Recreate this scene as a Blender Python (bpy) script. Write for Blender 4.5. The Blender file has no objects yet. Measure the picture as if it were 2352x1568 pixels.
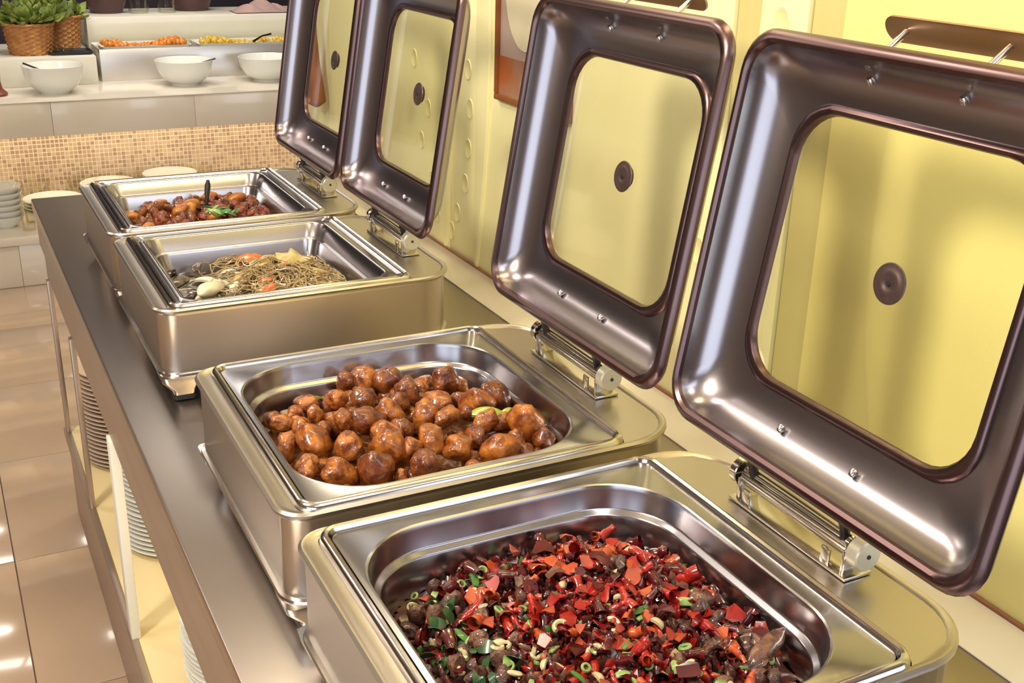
import bpy, bmesh, math, random
from mathutils import Vector, Matrix, noise

random.seed(7)
S = bpy.context.scene
C = S.collection
PI = math.pi

# ---------------------------------------------------------------- camera
cam_d = bpy.data.cameras.new('camera'); cam = bpy.data.objects.new('camera', cam_d); C.objects.link(cam)
cam_d.sensor_width = 36.0; cam_d.lens = 2581.91 / 2352 * 36.0; cam_d.clip_start = 0.02; cam_d.clip_end = 60
_r = Vector((0.89072976, -0.45386307, 0.02467398)); _u = Vector((0.1456971, 0.33651536, 0.93033852)); _f = Vector((0.43054947, 0.82508528, -0.36587078))
cam.matrix_world = Matrix(((_r.x, _u.x, -_f.x, -0.25384), (_r.y, _u.y, -_f.y, -0.75080), (_r.z, _u.z, -_f.z, 0.74162), (0, 0, 0, 1)))
S.camera = cam

# ---------------------------------------------------------------- world, exposure
w = bpy.data.worlds.new('world'); S.world = w; w.use_nodes = True
w.node_tree.nodes['Background'].inputs[0].default_value = (1.0, 0.86, 0.72, 1)
w.node_tree.nodes['Background'].inputs[1].default_value = 0.35
S.view_settings.view_transform = 'Standard'; S.view_settings.look = 'None'
S.view_settings.exposure = 0.0; S.view_settings.gamma = 1.0; S.view_settings.use_curve_mapping = False

# ---------------------------------------------------------------- lamps
def area(name, loc, target, size, power, col, size_y=None, shape=None):
    d = bpy.data.lights.new(name, 'AREA'); d.energy = power; d.color = col; d.size = size
    d.shape = shape or ('RECTANGLE' if size_y else 'DISK')
    if size_y: d.size_y = size_y
    o = bpy.data.objects.new(name, d); C.objects.link(o); o.location = loc
    o.rotation_euler = (Vector(target) - Vector(loc)).to_track_quat('-Z', 'Y').to_euler()
    return o
WARM = (1.0, 0.80, 0.55); NEUT = (1.0, 0.90, 0.78); COOL = (0.78, 0.88, 1.0)
area('key_spot_lamp', (-1.25, 0.15, 1.55), (0.5, 0.1, 0.3), 0.42, 46, (1.0, 0.88, 0.70))
for i, (x, y, e) in enumerate([(-0.5, 1.3, 16), (1.15, 3.1, 14), (0.5, 6.1, 12), (-1.3, 2.9, 16), (0.3, -0.8, 8)]):
    area('ceiling_downlight', (x, y, 1.84), (x, y, 0), 0.30, e, NEUT)
area('window_daylight', (-2.3, -2.2, 0.15), (0.2, 0.8, 0.2), 2.8, 52, COOL, 1.9)
area('added_rim_highlight', (0.3, -1.5, 1.84), (0.4, 0.6, 0.1), 2.2, 20, COOL, 0.5)  # added, unseen: puts cool white highlights on the steel rims
area('window_daylight', (1.9, -2.3, 0.35), (0.3, 0.6, 0.15), 2.0, 30, COOL, 1.5)
area('added_wall_fill', (0.60, 0.35, 1.84), (0.70, 0.35, 0.2), 0.10, 15, (1.0, 0.80, 0.42), 1.2)  # added, unseen: brightens and yellows the near wall behind the lids
area('added_wall_fill', (0.60, 1.70, 1.84), (0.70, 1.70, 0.2), 0.10, 16, (1.0, 0.90, 0.64), 1.5)  # added, unseen: same brightening for the far part of the wall
area('added_shelf_fill', (0.25, 1.0, -0.19), (0.25, 1.0, -0.9), 0.30, 6, (1.0, 0.78, 0.45), 2.2)  # added, unseen: gives the lower shelf its warm glow
area('cove_strip_lamp', (0.9, 4.80, -0.27), (0.9, 5.15, -0.62), 2.9, 8, (1.0, 0.84, 0.62), 0.05)
area('buffet_downlight', (0.6, 4.45, 1.80), (0.6, 4.9, 0.0), 1.6, 32, (1.0, 0.95, 0.86), 0.4)

# ---------------------------------------------------------------- materials
MATS = {}
def mat(name, col, rough=0.5, metal=0.0, trans=0.0, ior=1.45, bump=0.0, bscale=40, stretch=(1, 1, 1), col2=None, cscale=6, rvar=0.0, coat=0.0, emit=None, sss=0.0, spec=0.5, alpha_mix=None, detail=4):
    m = bpy.data.materials.new(name); m.use_nodes = True; nt = m.node_tree; n = nt.nodes; l = nt.links
    if metal > 0.5: bump = 0; rvar = 0
    b = n['Principled BSDF']
    b.inputs['Base Color'].default_value = (*col, 1); b.inputs['Roughness'].default_value = rough
    b.inputs['Metallic'].default_value = metal; b.inputs['Transmission Weight'].default_value = trans
    b.inputs['IOR'].default_value = ior; b.inputs['Coat Weight'].default_value = coat; b.inputs['Coat Roughness'].default_value = 0.06
    b.inputs['Specular IOR Level'].default_value = spec
    if sss: b.inputs['Subsurface Weight'].default_value = sss; b.inputs['Subsurface Radius'].default_value = (0.01, 0.005, 0.002)
    if emit: b.inputs['Emission Color'].default_value = (*emit[:3], 1); b.inputs['Emission Strength'].default_value = emit[3]
    tc = n.new('ShaderNodeTexCoord'); mp = n.new('ShaderNodeMapping'); mp.inputs['Scale'].default_value = stretch
    l.new(tc.outputs['Object'], mp.inputs['Vector'])
    if bump or rvar:
        nz = n.new('ShaderNodeTexNoise'); nz.inputs['Scale'].default_value = bscale; nz.inputs['Detail'].default_value = detail
        l.new(mp.outputs[0], nz.inputs['Vector'])
        if bump:
            bp = n.new('ShaderNodeBump'); bp.inputs['Strength'].default_value = bump; bp.inputs['Distance'].default_value = 0.002 if bscale > 5 else 0.004
            l.new(nz.outputs['Fac'], bp.inputs['Height']); l.new(bp.outputs[0], b.inputs['Normal'])
        if rvar:
            mr = n.new('ShaderNodeMapRange'); mr.inputs['To Min'].default_value = max(0.03, rough - rvar); mr.inputs['To Max'].default_value = rough + rvar
            mr.inputs['From Min'].default_value = 0.3; mr.inputs['From Max'].default_value = 0.7
            l.new(nz.outputs['Fac'], mr.inputs['Value']); l.new(mr.outputs[0], b.inputs['Roughness'])
    if col2:
        nz2 = n.new('ShaderNodeTexNoise'); nz2.inputs['Scale'].default_value = cscale; nz2.inputs['Detail'].default_value = 5
        l.new(tc.outputs['Object'], nz2.inputs['Vector'])
        cr = n.new('ShaderNodeValToRGB'); cr.color_ramp.elements[0].position = 0.38; cr.color_ramp.elements[1].position = 0.62
        cr.color_ramp.elements[0].color = (*col, 1); cr.color_ramp.elements[1].color = (*col2, 1)
        l.new(nz2.outputs['Fac'], cr.inputs['Fac']); l.new(cr.outputs['Color'], b.inputs['Base Color'])
    MATS[name] = m
    return m
def glass_mat(name, tint, gloss=0.10, rough=0.03):
    m = bpy.data.materials.new(name); m.use_nodes = True; nt = m.node_tree; n = nt.nodes; l = nt.links
    n.remove(n['Principled BSDF']); out = n['Material Output']
    t = n.new('ShaderNodeBsdfTransparent'); t.inputs[0].default_value = (*tint, 1)
    g = n.new('ShaderNodeBsdfGlossy'); g.inputs['Roughness'].default_value = rough
    f = n.new('ShaderNodeFresnel'); f.inputs['IOR'].default_value = 1.45
    ad = n.new('ShaderNodeMath'); ad.operation = 'MULTIPLY_ADD'; ad.inputs[1].default_value = gloss * 3; ad.inputs[2].default_value = 0.0
    l.new(f.outputs[0], ad.inputs[0])
    mx = n.new('ShaderNodeMixShader'); l.new(ad.outputs[0], mx.inputs[0]); l.new(t.outputs[0], mx.inputs[1]); l.new(g.outputs[0], mx.inputs[2])
    l.new(mx.outputs[0], out.inputs['Surface'])
    return m
M = {}
M['steel'] = mat('brushed_steel', (0.49, 0.44, 0.385), 0.25, 1.0, bump=0.05, bscale=9, stretch=(1, 5, 5), rvar=0.05)
M['bodysteel'] = mat('satin_body_steel', (0.51, 0.465, 0.42), 0.32, 1.0)
M['strap'] = mat('brown_steel_strap', (0.42, 0.27, 0.19), 0.38, 1.0)
M['polished'] = mat('polished_steel', (0.64, 0.60, 0.55), 0.18, 1.0, bump=0.02, bscale=10, rvar=0.03)
M['pan'] = mat('pan_steel', (0.39, 0.375, 0.40), 0.22, 1.0, bump=0.05, bscale=14, rvar=0.04)
M['lid'] = mat('lid_steel', (0.34, 0.31, 0.335), 0.27, 1.0, bump=0.05, bscale=7, stretch=(1, 1.5, 1), rvar=0.06)
M['lidrim'] = mat('lid_rim_dark_reflection', (0.15, 0.095, 0.095), 0.30, 1.0, bump=0.03, bscale=40)  # reflection of the dark room put into the steel colour
M['counter'] = mat('counter_steel', (0.50, 0.44, 0.40), 0.28, 1.0, bump=0.04, bscale=5, stretch=(2, 0.8, 1), rvar=0.05)
M['apron'] = mat('apron_steel', (0.46, 0.37, 0.31), 0.36, 0.8, bump=0.04, bscale=5, rvar=0.05)
M['rubber'] = mat('black_rubber', (0.015, 0.014, 0.016), 0.5)
M['dark'] = mat('dark_bracket', (0.05, 0.045, 0.05), 0.3, 0.9)
M['knob'] = mat('vent_knob_metal', (0.10, 0.065, 0.06), 0.4, 0.6)
M['disc'] = mat('pale_hinge_cap', (0.62, 0.58, 0.46), 0.35, 0.5)
M['glass'] = glass_mat('clear_glass', (0.98, 0.98, 0.95))
M['lidglass'] = glass_mat('lid_window_glass', (0.97, 0.97, 0.92), 0.1, 0.05)
M['wall'] = mat('yellow_wall_warm_light', (0.85, 0.76, 0.31), 0.55, bump=0.03, bscale=8)  # near panel: warm lamplight put into its deeper yellow
M['wallpale'] = mat('pale_yellow_wall', (0.91, 0.86, 0.50), 0.5, bump=0.03, bscale=8)
M['wallrib'] = mat('olive_wall_rib', (0.62, 0.55, 0.24), 0.5)
M['medal'] = mat('wall_medallion', (0.86, 0.80, 0.42), 0.4)
M['trim'] = mat('red_brown_trim', (0.25, 0.10, 0.05), 0.5)
M['marble'] = mat('cream_marble', (0.70, 0.64, 0.54), 0.16, coat=0.3, col2=(0.64, 0.58, 0.48), cscale=2)
M['marblew'] = mat('white_marble', (0.80, 0.78, 0.68), 0.25, col2=(0.74, 0.72, 0.62), cscale=3)
M['ceil'] = mat('ceiling_paint', (0.52, 0.44, 0.36), 0.8)
M['brownwall'] = mat('brown_wall', (0.34, 0.25, 0.20), 0.6, col2=(0.26, 0.19, 0.16), cscale=1.2)
M['purple'] = mat('dark_purple_wall', (0.030, 0.022, 0.045), 0.5, col2=(0.05, 0.03, 0.05), cscale=2)
M['tile'] = mat('floor_tile', (0.48, 0.35, 0.245), 0.13, coat=0.4, col2=(0.43, 0.31, 0.22), cscale=2.5)
M['grout'] = mat('floor_grout', (0.22, 0.15, 0.11), 0.8)
M['cream'] = mat('cream_shelf_board', (0.78, 0.66, 0.38), 0.35)
M['legwhite'] = mat('white_leg_paint', (0.85, 0.84, 0.74), 0.4)
M['mosaic'] = mat('mosaic_tile', (0.40, 0.27, 0.16), 0.22, col2=(0.50, 0.36, 0.22), cscale=9)
M['mosaic_b'] = mat('mosaic_tile_dark', (0.36, 0.24, 0.155), 0.2)
M['mosaic_c'] = mat('mosaic_tile_pale', (0.50, 0.38, 0.24), 0.25)
M['mosgrout'] = mat('mosaic_grout', (0.85, 0.72, 0.55), 0.7)
M['china'] = mat('white_china', (0.82, 0.83, 0.78), 0.14, coat=0.4)
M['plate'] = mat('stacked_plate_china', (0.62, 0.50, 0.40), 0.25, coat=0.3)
M['wicker'] = mat('wicker', (0.42, 0.17, 0.055), 0.6, col2=(0.55, 0.27, 0.09), cscale=30, bump=0.5, bscale=60)
M['leaf'] = mat('salad_leaf', (0.13, 0.20, 0.03), 0.5, col2=(0.33, 0.38, 0.09), cscale=14)
M['herb'] = mat('herb_green', (0.05, 0.16, 0.03), 0.4, coat=0.2)
M['herbd'] = mat('herb_dark_green', (0.015, 0.06, 0.015), 0.4, coat=0.2)
M['potato'] = mat('glazed_potato', (0.15, 0.032, 0.006), 0.26, coat=0.5, col2=(0.40, 0.130, 0.018), cscale=1.6, bump=0.5, bscale=3.5)
M['potatod'] = mat('dark_glazed_potato', (0.08, 0.016, 0.005), 0.26, coat=0.5, col2=(0.22, 0.058, 0.010), cscale=1.6, bump=0.5, bscale=3.5)
M['gravy'] = mat('brown_gravy', (0.11, 0.035, 0.010), 0.16, coat=0.8, bump=0.35, bscale=30)
M['gravyd'] = mat('dark_gravy', (0.035, 0.012, 0.010), 0.2, coat=0.7, col2=(0.09, 0.02, 0.015), cscale=25, bump=0.6, bscale=60)
M['gravyo'] = mat('oily_gravy', (0.20, 0.045, 0.012), 0.16, coat=0.8, col2=(0.34, 0.10, 0.02), cscale=20, bump=0.5, bscale=40)
M['broth'] = mat('pale_broth', (0.07, 0.06, 0.045), 0.12, coat=0.8, bump=0.3, bscale=30)
M['pepper'] = mat('green_pepper', (0.30, 0.36, 0.06), 0.25, coat=0.5)
M['chili_a'] = mat('bright_red_chili', (0.36, 0.016, 0.010), 0.22, coat=0.6, col2=(0.15, 0.006, 0.007), cscale=40)
M['chili_b'] = mat('dark_red_chili', (0.055, 0.005, 0.007), 0.22, coat=0.6, col2=(0.13, 0.008, 0.009), cscale=40)
M['chili_c'] = mat('orange_red_chili', (0.45, 0.075, 0.018), 0.28, coat=0.4, col2=(0.28, 0.03, 0.012), cscale=40)
M['meat'] = mat('cooked_meat', (0.19, 0.085, 0.05), 0.32, coat=0.5, col2=(0.06, 0.022, 0.018), cscale=1.8, bump=0.5, bscale=4)
M['meatb'] = mat('dark_cooked_meat', (0.03, 0.012, 0.012), 0.28, coat=0.5, col2=(0.10, 0.035, 0.024), cscale=1.8, bump=0.5, bscale=4)
M['stew'] = mat('red_stewed_meat', (0.24, 0.034, 0.010), 0.28, coat=0.5, col2=(0.09, 0.014, 0.008), cscale=1.5, bump=0.5, bscale=4)
M['garlic'] = mat('pale_garlic', (0.50, 0.42, 0.24), 0.35, coat=0.3)
M['scallion'] = mat('scallion_green', (0.10, 0.24, 0.05), 0.35, coat=0.3, col2=(0.35, 0.42, 0.16), cscale=30)
M['orange'] = mat('orange_potato_chunk', (0.44, 0.17, 0.02), 0.3, coat=0.4, col2=(0.28, 0.07, 0.01), cscale=1.4, bump=0.4, bscale=3)
M['noodle'] = mat('glass_noodle', (0.44, 0.33, 0.16), 0.28, coat=0.5, col2=(0.26, 0.17, 0.08), cscale=25)
M['onion'] = mat('pale_onion', (0.66, 0.60, 0.44), 0.28, coat=0.5)
M['tomato'] = mat('tomato_flesh', (0.60, 0.13, 0.035), 0.25, coat=0.6)
M['aubergine'] = mat('dark_aubergine', (0.035, 0.022, 0.025), 0.25, coat=0.6, col2=(0.12, 0.09, 0.06), cscale=30)
M['cabbage'] = mat('cooked_cabbage', (0.55, 0.46, 0.20), 0.3, coat=0.4, col2=(0.40, 0.30, 0.10), cscale=1.6, bump=0.6, bscale=4)
M['carrot'] = mat('orange_food', (0.70, 0.18, 0.02), 0.35, coat=0.3, col2=(0.60, 0.26, 0.03), cscale=1.5)
M['yellowfood'] = mat('yellow_food', (0.72, 0.48, 0.06), 0.35, coat=0.3, col2=(0.60, 0.36, 0.04), cscale=1.5)
M['frost'] = mat('satin_steel_box', (0.66, 0.62, 0.58), 0.28, 0.75)
M['cloth'] = mat('pinkish_cloth', (0.45, 0.30, 0.28), 0.9, col2=(0.36, 0.24, 0.23), cscale=8)
M['urn'] = mat('dark_brown_urn', (0.08, 0.035, 0.035), 0.35)
M['picture'] = mat('picture_print', (0.30, 0.22, 0.17), 0.4, col2=(0.36, 0.09, 0.02), cscale=7)
M['printgrey'] = mat('print_grey', (0.40, 0.30, 0.26), 0.4)
M['printpale'] = mat('print_pale', (0.62, 0.56, 0.40), 0.4)
M['wood'] = mat('brown_wood', (0.28, 0.09, 0.02), 0.5, col2=(0.20, 0.06, 0.015), cscale=15)
M['redbrown'] = mat('red_brown_glaze', (0.20, 0.05, 0.03), 0.4)

# ---------------------------------------------------------------- mesh helpers
def link(name, bm, m, parent=None, smooth=True, loc=None, rot=None, recalc=True):
    if recalc: bmesh.ops.recalc_face_normals(bm, faces=bm.faces)
    me = bpy.data.meshes.new(name); bm.to_mesh(me); bm.free()
    me.materials.append(m)
    if smooth:
        for p in me.polygons: p.use_smooth = True
        me.set_sharp_from_angle(angle=math.radians(38))
    o = bpy.data.objects.new(name, me); C.objects.link(o)
    if parent: o.parent = parent
    if loc is not None: o.location = loc
    if rot is not None: o.rotation_euler = rot
    return o
def tag(o, label=None, cat=None, group=None, kind=None):
    if label: o['label'] = label
    if cat: o['category'] = cat
    if group: o['group'] = group
    if kind: o['kind'] = kind
    return o
def empty(name, loc=(0, 0, 0), rz=0, **k):
    o = bpy.data.objects.new(name, None); C.objects.link(o); o.location = loc; o.rotation_euler = (0, 0, rz); o.empty_display_size = 0.05
    return tag(o, **k)
def bx(bm, x0, x1, y0, y1, z0, z1, bev=0.0, mtx=None):
    vs = [bm.verts.new(v) for v in ((x0, y0, z0), (x1, y0, z0), (x1, y1, z0), (x0, y1, z0), (x0, y0, z1), (x1, y0, z1), (x1, y1, z1), (x0, y1, z1))]
    fs = [bm.faces.new([vs[i] for i in f]) for f in ((0, 3, 2, 1), (4, 5, 6, 7), (0, 1, 5, 4), (1, 2, 6, 5), (2, 3, 7, 6), (3, 0, 4, 7))]
    if bev:
        r = bmesh.ops.bevel(bm, geom=list({e for f in fs for e in f.edges}), offset=bev, segments=2, profile=0.5, affect='EDGES')
        vs = list({v for f in r['faces'] for v in f.verts} | {v for v in vs if v.is_valid})
    if mtx is not None: bmesh.ops.transform(bm, matrix=mtx, verts=vs)
def box(name, m, parent, x0, x1, y0, y1, z0, z1, bev=0.0, **k):
    bm = bmesh.new(); bx(bm, x0, x1, y0, y1, z0, z1, bev); return link(name, bm, m, parent, **k)
def rr(x0, x1, y0, y1, r, n=7):
    """rounded rectangle, counter-clockwise; r = one radius or four (BL, BR, TR, TL)"""
    if not isinstance(r, (tuple, list)): r = (r,) * 4
    pts = []
    for (cx, cy, a0, q) in ((x0 + r[0], y0 + r[0], PI, r[0]), (x1 - r[1], y0 + r[1], 1.5 * PI, r[1]), (x1 - r[2], y1 - r[2], 0, r[2]), (x0 + r[3], y1 - r[3], 0.5 * PI, r[3])):
        for i in range(n + 1):
            a = a0 + 0.5 * PI * i / n
            pts.append((cx + q * math.cos(a), cy + q * math.sin(a)))
    return pts
def loft(bm, loops, cap0=False, cap1=False, close=False):
    rows = [[bm.verts.new(p) for p in L] for L in loops]
    n = len(rows[0])
    pairs = list(zip(rows, rows[1:])) + ([(rows[-1], rows[0])] if close else [])
    for a, b in pairs:
        for i in range(n):
            j = (i + 1) % n
            try: bm.faces.new((a[i], a[j], b[j], b[i]))
            except ValueError: pass
    if cap0: bm.faces.new(rows[0][::-1])
    if cap1: bm.faces.new(rows[-1])
    return rows
def Z(pts, z): return [(x, y, z) for x, y in pts]
def tube(bm, pts, rad, n=8, cap=True):
    pts = [Vector(p) for p in pts]; rings = []
    up = Vector((0, 0, 1)); prev = None
    for i, p in enumerate(pts):
        t = (pts[min(i + 1, len(pts) - 1)] - pts[max(i - 1, 0)]).normalized()
        if prev is None:
            a = t.cross(up);
            if a.length < 0.1: a = t.cross(Vector((1, 0, 0)))
            a.normalize()
        else:
            a = prev - t * prev.dot(t); a.normalize()
        prev = a; b = t.cross(a); r = rad[i] if isinstance(rad, (list, tuple)) else rad
        rings.append([p + a * (r * math.cos(2 * PI * k / n)) + b * (r * math.sin(2 * PI * k / n)) for k in range(n)])
    loft(bm, rings, cap, cap)
def lathe(bm, prof, n=32, c=(0, 0, 0), axis='z', close=False):
    loops = []
    for r, z in prof:
        L = []
        for k in range(n):
            a = 2 * PI * k / n; p = (r * math.cos(a), r * math.sin(a), z)
            if axis == 'y': p = (p[0], p[2], p[1])
            if axis == 'x': p = (p[2], p[0], p[1])
            L.append((c[0] + p[0], c[1] + p[1], c[2] + p[2]))
        loops.append(L)
    loft(bm, loops, prof[0][0] > 1e-6 and not close, prof[-1][0] > 1e-6 and not close, close)
    bmesh.ops.remove_doubles(bm, verts=bm.verts, dist=1e-6)
def lump(seed, sub=2, amp=0.18, freq=1.3, sq=(1, 1, 1), facet=0.0):
    bm = bmesh.new(); bmesh.ops.create_icosphere(bm, subdivisions=sub, radius=1)
    rnd = random.Random(seed); cuts = [(Vector((rnd.gauss(0, 1), rnd.gauss(0, 1), rnd.gauss(0, 1))).normalized(), rnd.uniform(0.62, 0.85)) for _ in range(6)]
    off = Vector((seed * 3.7, seed * 1.3, 0))
    for v in bm.verts:
        p = v.co.copy(); p *= 1 + amp * noise.noise(p * freq + off) * 1.6
        if facet:
            for nrm, d in cuts:
                k = p.dot(nrm)
                if k > d: p -= nrm * (k - d) * facet
        v.co = Vector((p.x * sq[0], p.y * sq[1], p.z * sq[2]))
    return bm
def mesh_of(name, bm, m):
    bmesh.ops.recalc_face_normals(bm, faces=bm.faces)
    me = bpy.data.meshes.new(name); bm.to_mesh(me); bm.free(); me.materials.append(m)
    for p in me.polygons: p.use_smooth = True
    me.set_sharp_from_angle(angle=math.radians(50))
    return me
def put(name, me, loc, rot=(0, 0, 0), sc=1, **k):
    o = bpy.data.objects.new(name, me); C.objects.link(o); o.location = loc; o.rotation_euler = rot
    o.scale = (sc,) * 3 if isinstance(sc, (int, float)) else sc
    return tag(o, **k)
def rrot(full=True):
    return (random.uniform(0, 2 * PI), random.uniform(0, 2 * PI), random.uniform(0, 2 * PI)) if full else (random.uniform(-.5, .5), random.uniform(-.5, .5), random.uniform(0, 2 * PI))

# ================================================================ SETTING
FZ = -0.90; CZ = 1.90
floor = empty('floor', (0, 0, FZ), kind='structure')
bm = bmesh.new(); bx(bm, -4.0, 3.0, -3.2, 7.2, -0.05, -0.006); link('grout_bed', bm, M['grout'], floor)
bm = bmesh.new(); bx(bm, -0.2985, 0.2985, -0.2985, 0.2985, -0.006, 0.0, 0.0008); tile_me = mesh_of('floor_tile', bm, M['tile'])
for i in range(-6, 5):
    for j in range(-5, 12):
        t = bpy.data.objects.new('floor_tile', tile_me); C.objects.link(t); t.parent = floor
        t.location = (-0.23 + 0.3 + 0.6 * i, 2.07 + 0.3 + 0.6 * (j - 4), 0)
def st(o): o['kind'] = 'structure'; return o
st(box('ceiling', M['ceil'], None, -4.0, 3.0, -3.2, 7.2, CZ, CZ + 0.08))
st(box('wall_left', M['brownwall'], None, -4.08, -4.0, -3.2, 7.2, FZ - 0.05, CZ))
st(box('wall_back', M['purple'], None, -4.0, 3.0, 7.2, 7.28, FZ - 0.05, CZ))
st(box('wall_front', M['brownwall'], None, -4.0, 3.0, -3.28, -3.2, FZ - 0.05, CZ))
st(box('wall_far_right', M['brownwall'], None, 3.0, 3.08, -3.2, 7.2, FZ - 0.05, CZ))
# yellow wall behind the dishes, in upright panels
XW = 0.745
wr = empty('wall_right', (XW, 0, 0), kind='structure')
box('wall_core', M['wallpale'], wr, 0.03, 0.10, -0.35, 2.62, FZ, CZ)
for (a, b, dx, mm, ww) in [(-0.35, 0.318, 0, 'wall', 0), (0.320, 0.380, 0.006, 'wallrib', 1), (0.382, 0.475, 0, 'wallpale', 0), (0.477, 0.530, 0.006, 'wallrib', 1),
                        (0.532, 1.355, 0.0, 'wallpale', 0), (1.357, 1.480, 0.003, 'wallpale', 0), (1.482, 2.05, 0.0, 'wallpale', 0), (2.052, 2.62, 0.003, 'wallpale', 0)]:
    box('wall_rib' if ww else 'wall_panel', M[mm], wr, dx, 0.03, a, b, FZ, CZ, 0.001)
bm = bmesh.new(); lathe(bm, [(0.0, 0.0008), (0.0125, 0.0010), (0.0135, 0.0018), (0.0150, 0.0020), (0.0165, -0.002)], 24, axis='x'); medal = mesh_of('medallion', bm, M['medal'])
for (y, z) in [(1.421, .496), (1.396, .412), (1.385, .333), (1.392, .248), (1.405, .170), (1.445, .096), (1.475, .047), (1.548, .069), (.564, .257), (.432, .601), (.50, .33), (.47, .41), (1.60, .30), (1.64, .22), (1.68, .40), (1.58, .14)]:
    o = bpy.data.objects.new('medallion', medal); C.objects.link(o); o.parent = wr
    o.location = (0.003 if 1.357 < y < 1.48 else 0.006 if .477 < y < .53 else 0, y, z); o.rotation_euler = (0, 0, PI)
    o.scale = (1, 1, 1.35)
bm = bmesh.new()
def arc_band(bm, pts, wdt, x0, x1):
    pts = [Vector((0, p[0], p[1])) for p in pts]; L = []
    for i, p in enumerate(pts):
        t = (pts[min(i + 1, len(pts) - 1)] - pts[max(i - 1, 0)]).normalized(); nn = Vector((0, -t.z, t.y)) * wdt / 2
        L.append([(x1, p.y + nn.y, p.z + nn.z), (x0, p.y + nn.y, p.z + nn.z), (x0, p.y - nn.y, p.z - nn.z), (x1, p.y - nn.y, p.z - nn.z)])
    loft(bm, L, True, True)
arc_band(bm, [(1.335 - 0.05 * math.sin(k / 20 * PI) , 0.0 + 0.9 * k / 20) for k in range(21)], 0.012, -0.003, 0.004)
link('wall_moulding', bm, M['wallpale'], wr)
bm = bmesh.new()
arc_band(bm, [(1.500 - 0.03 * math.sin(k / 20 * PI) , 0.0 + 0.9 * k / 20) for k in range(21)], 0.010, -0.003, 0.004)
link('wall_moulding', bm, M['wallpale'], wr)
st(box('trim_1', M['trim'], None, XW - 0.006, XW - 0.0005, -0.35, 2.30, 0.001, 0.006, 0.001))
# framed picture high on the wall
pic = empty('framed_picture', (XW - 0.001, 1.10, 0.377), label='framed brown and orange picture hung low on the pale yellow wall behind the third lid', cat='picture')
box('frame', M['wood'], pic, -0.012, 0, -0.145, 0.145, 0, 0.012, 0.002)
box('frame', M['wood'], pic, -0.012, 0, -0.145, 0.145, 0.428, 0.44, 0.002)
box('frame', M['wood'], pic, -0.012, 0, 0.133, 0.145, 0.012, 0.428, 0.002)
box('frame', M['wood'], pic, -0.012, 0, -0.145, -0.133, 0.012, 0.428, 0.002)
box('print', M['printgrey'], pic, -0.005, 0, -0.133, 0.133, 0.012, 0.428)
box('print_band', M['picture'], pic, -0.0065, -0.005, -0.133, 0.133, 0.012, 0.085)
bm = bmesh.new(); lathe(bm, [(0, .0065), (.085, .0065), (.085, .004)], 40, axis='x')
o = link('print_oval', bm, M['printpale'], pic, loc=(0, 0.03, .23)); o.rotation_euler = (0, 0, PI); o.scale = (1, 1, 1.5)
bm = bmesh.new(); tube(bm, [(0.0, 0, 0.25), (-.004, 0.004, 0.20), (-.006, 0.0, 0.12), (-.006, 0, 0.06), (-.004, 0, 0.01), (0, 0, 0)], [0.003, 0.008, 0.014, 0.022, 0.026, 0.010], 12)
o = link('brown_streak_reflection', bm, M['wood'], None, loc=(XW - 0.03, 2.315, 0.19)); tag(o, 'slim brown reflection modelled solid on the yellow wall, seen through the farthest lid window', 'ornament')  # brown reflection seen in the lid window, modelled as a solid shape

# ================================================================ SERVING COUNTER
ct = empty('serving_counter', (0.34, 0.6, FZ), label='long steel serving counter carrying the four chafing dishes along the yellow wall', cat='counter')
def cbox(name, m, x0, x1, y0, y1, z0, z1, bev=0.0): return box(name, M[m], ct, x0 - 0.34, x1 - 0.34, y0 - 0.6, y1 - 0.6, z0 - FZ, z1 - FZ, bev)
cbox('tabletop', 'counter', -0.060, 0.744, -1.3, 2.30, -0.028, 0.0, 0.004)
cbox('wall_ledge', 'marble', 0.655, 0.744, -1.3, 2.30, 0.0, 0.002, 0.0008)
cbox('apron', 'apron', -0.054, -0.034, -1.3, 2.28, -0.118, -0.028, 0.002)
cbox('rail', 'apron', -0.046, -0.026, -1.3, 2.28, -0.205, -0.118, 0.002)
cbox('apron', 'apron', -0.034, 0.72, 2.26, 2.28, -0.118, -0.028, 0.002)
cbox('shelf_edge', 'apron', -0.056, -0.040, -1.3, 2.28, -0.665, -0.638, 0.002)
cbox('lower_shelf', 'cream', -0.040, 0.744, -1.3, 2.28, -0.66, -0.64, 0.002)
cbox('plinth', 'apron', -0.048, 0.70, -1.3, 2.27, FZ, -0.66, 0.002)
for y in (-0.9, 0.05):
    cbox('leg', 'apron', -0.052, -0.020, y - 0.02, y + 0.02, -0.64, -0.118, 0.002)
l = cbox('leg', 'legwhite', -0.052, -0.034, 1.225, 1.262, -0.64, -0.205, 0.002); l['label'] = 'white painted counter leg'
for y in (1.80, 2.25): cbox('leg', 'apron', -0.052, -0.040, y - 0.012, y + 0.012, -0.64, -0.205, 0.002)
for y in (1.24,): cbox('cross_rail', 'apron', -0.022, 0.70, y - 0.01, y + 0.01, -0.205, -0.150, 0.002)
cbox('back_panel', 'cream', 0.70, 0.72, -1.3, 2.28, -0.64, -0.028)

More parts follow.
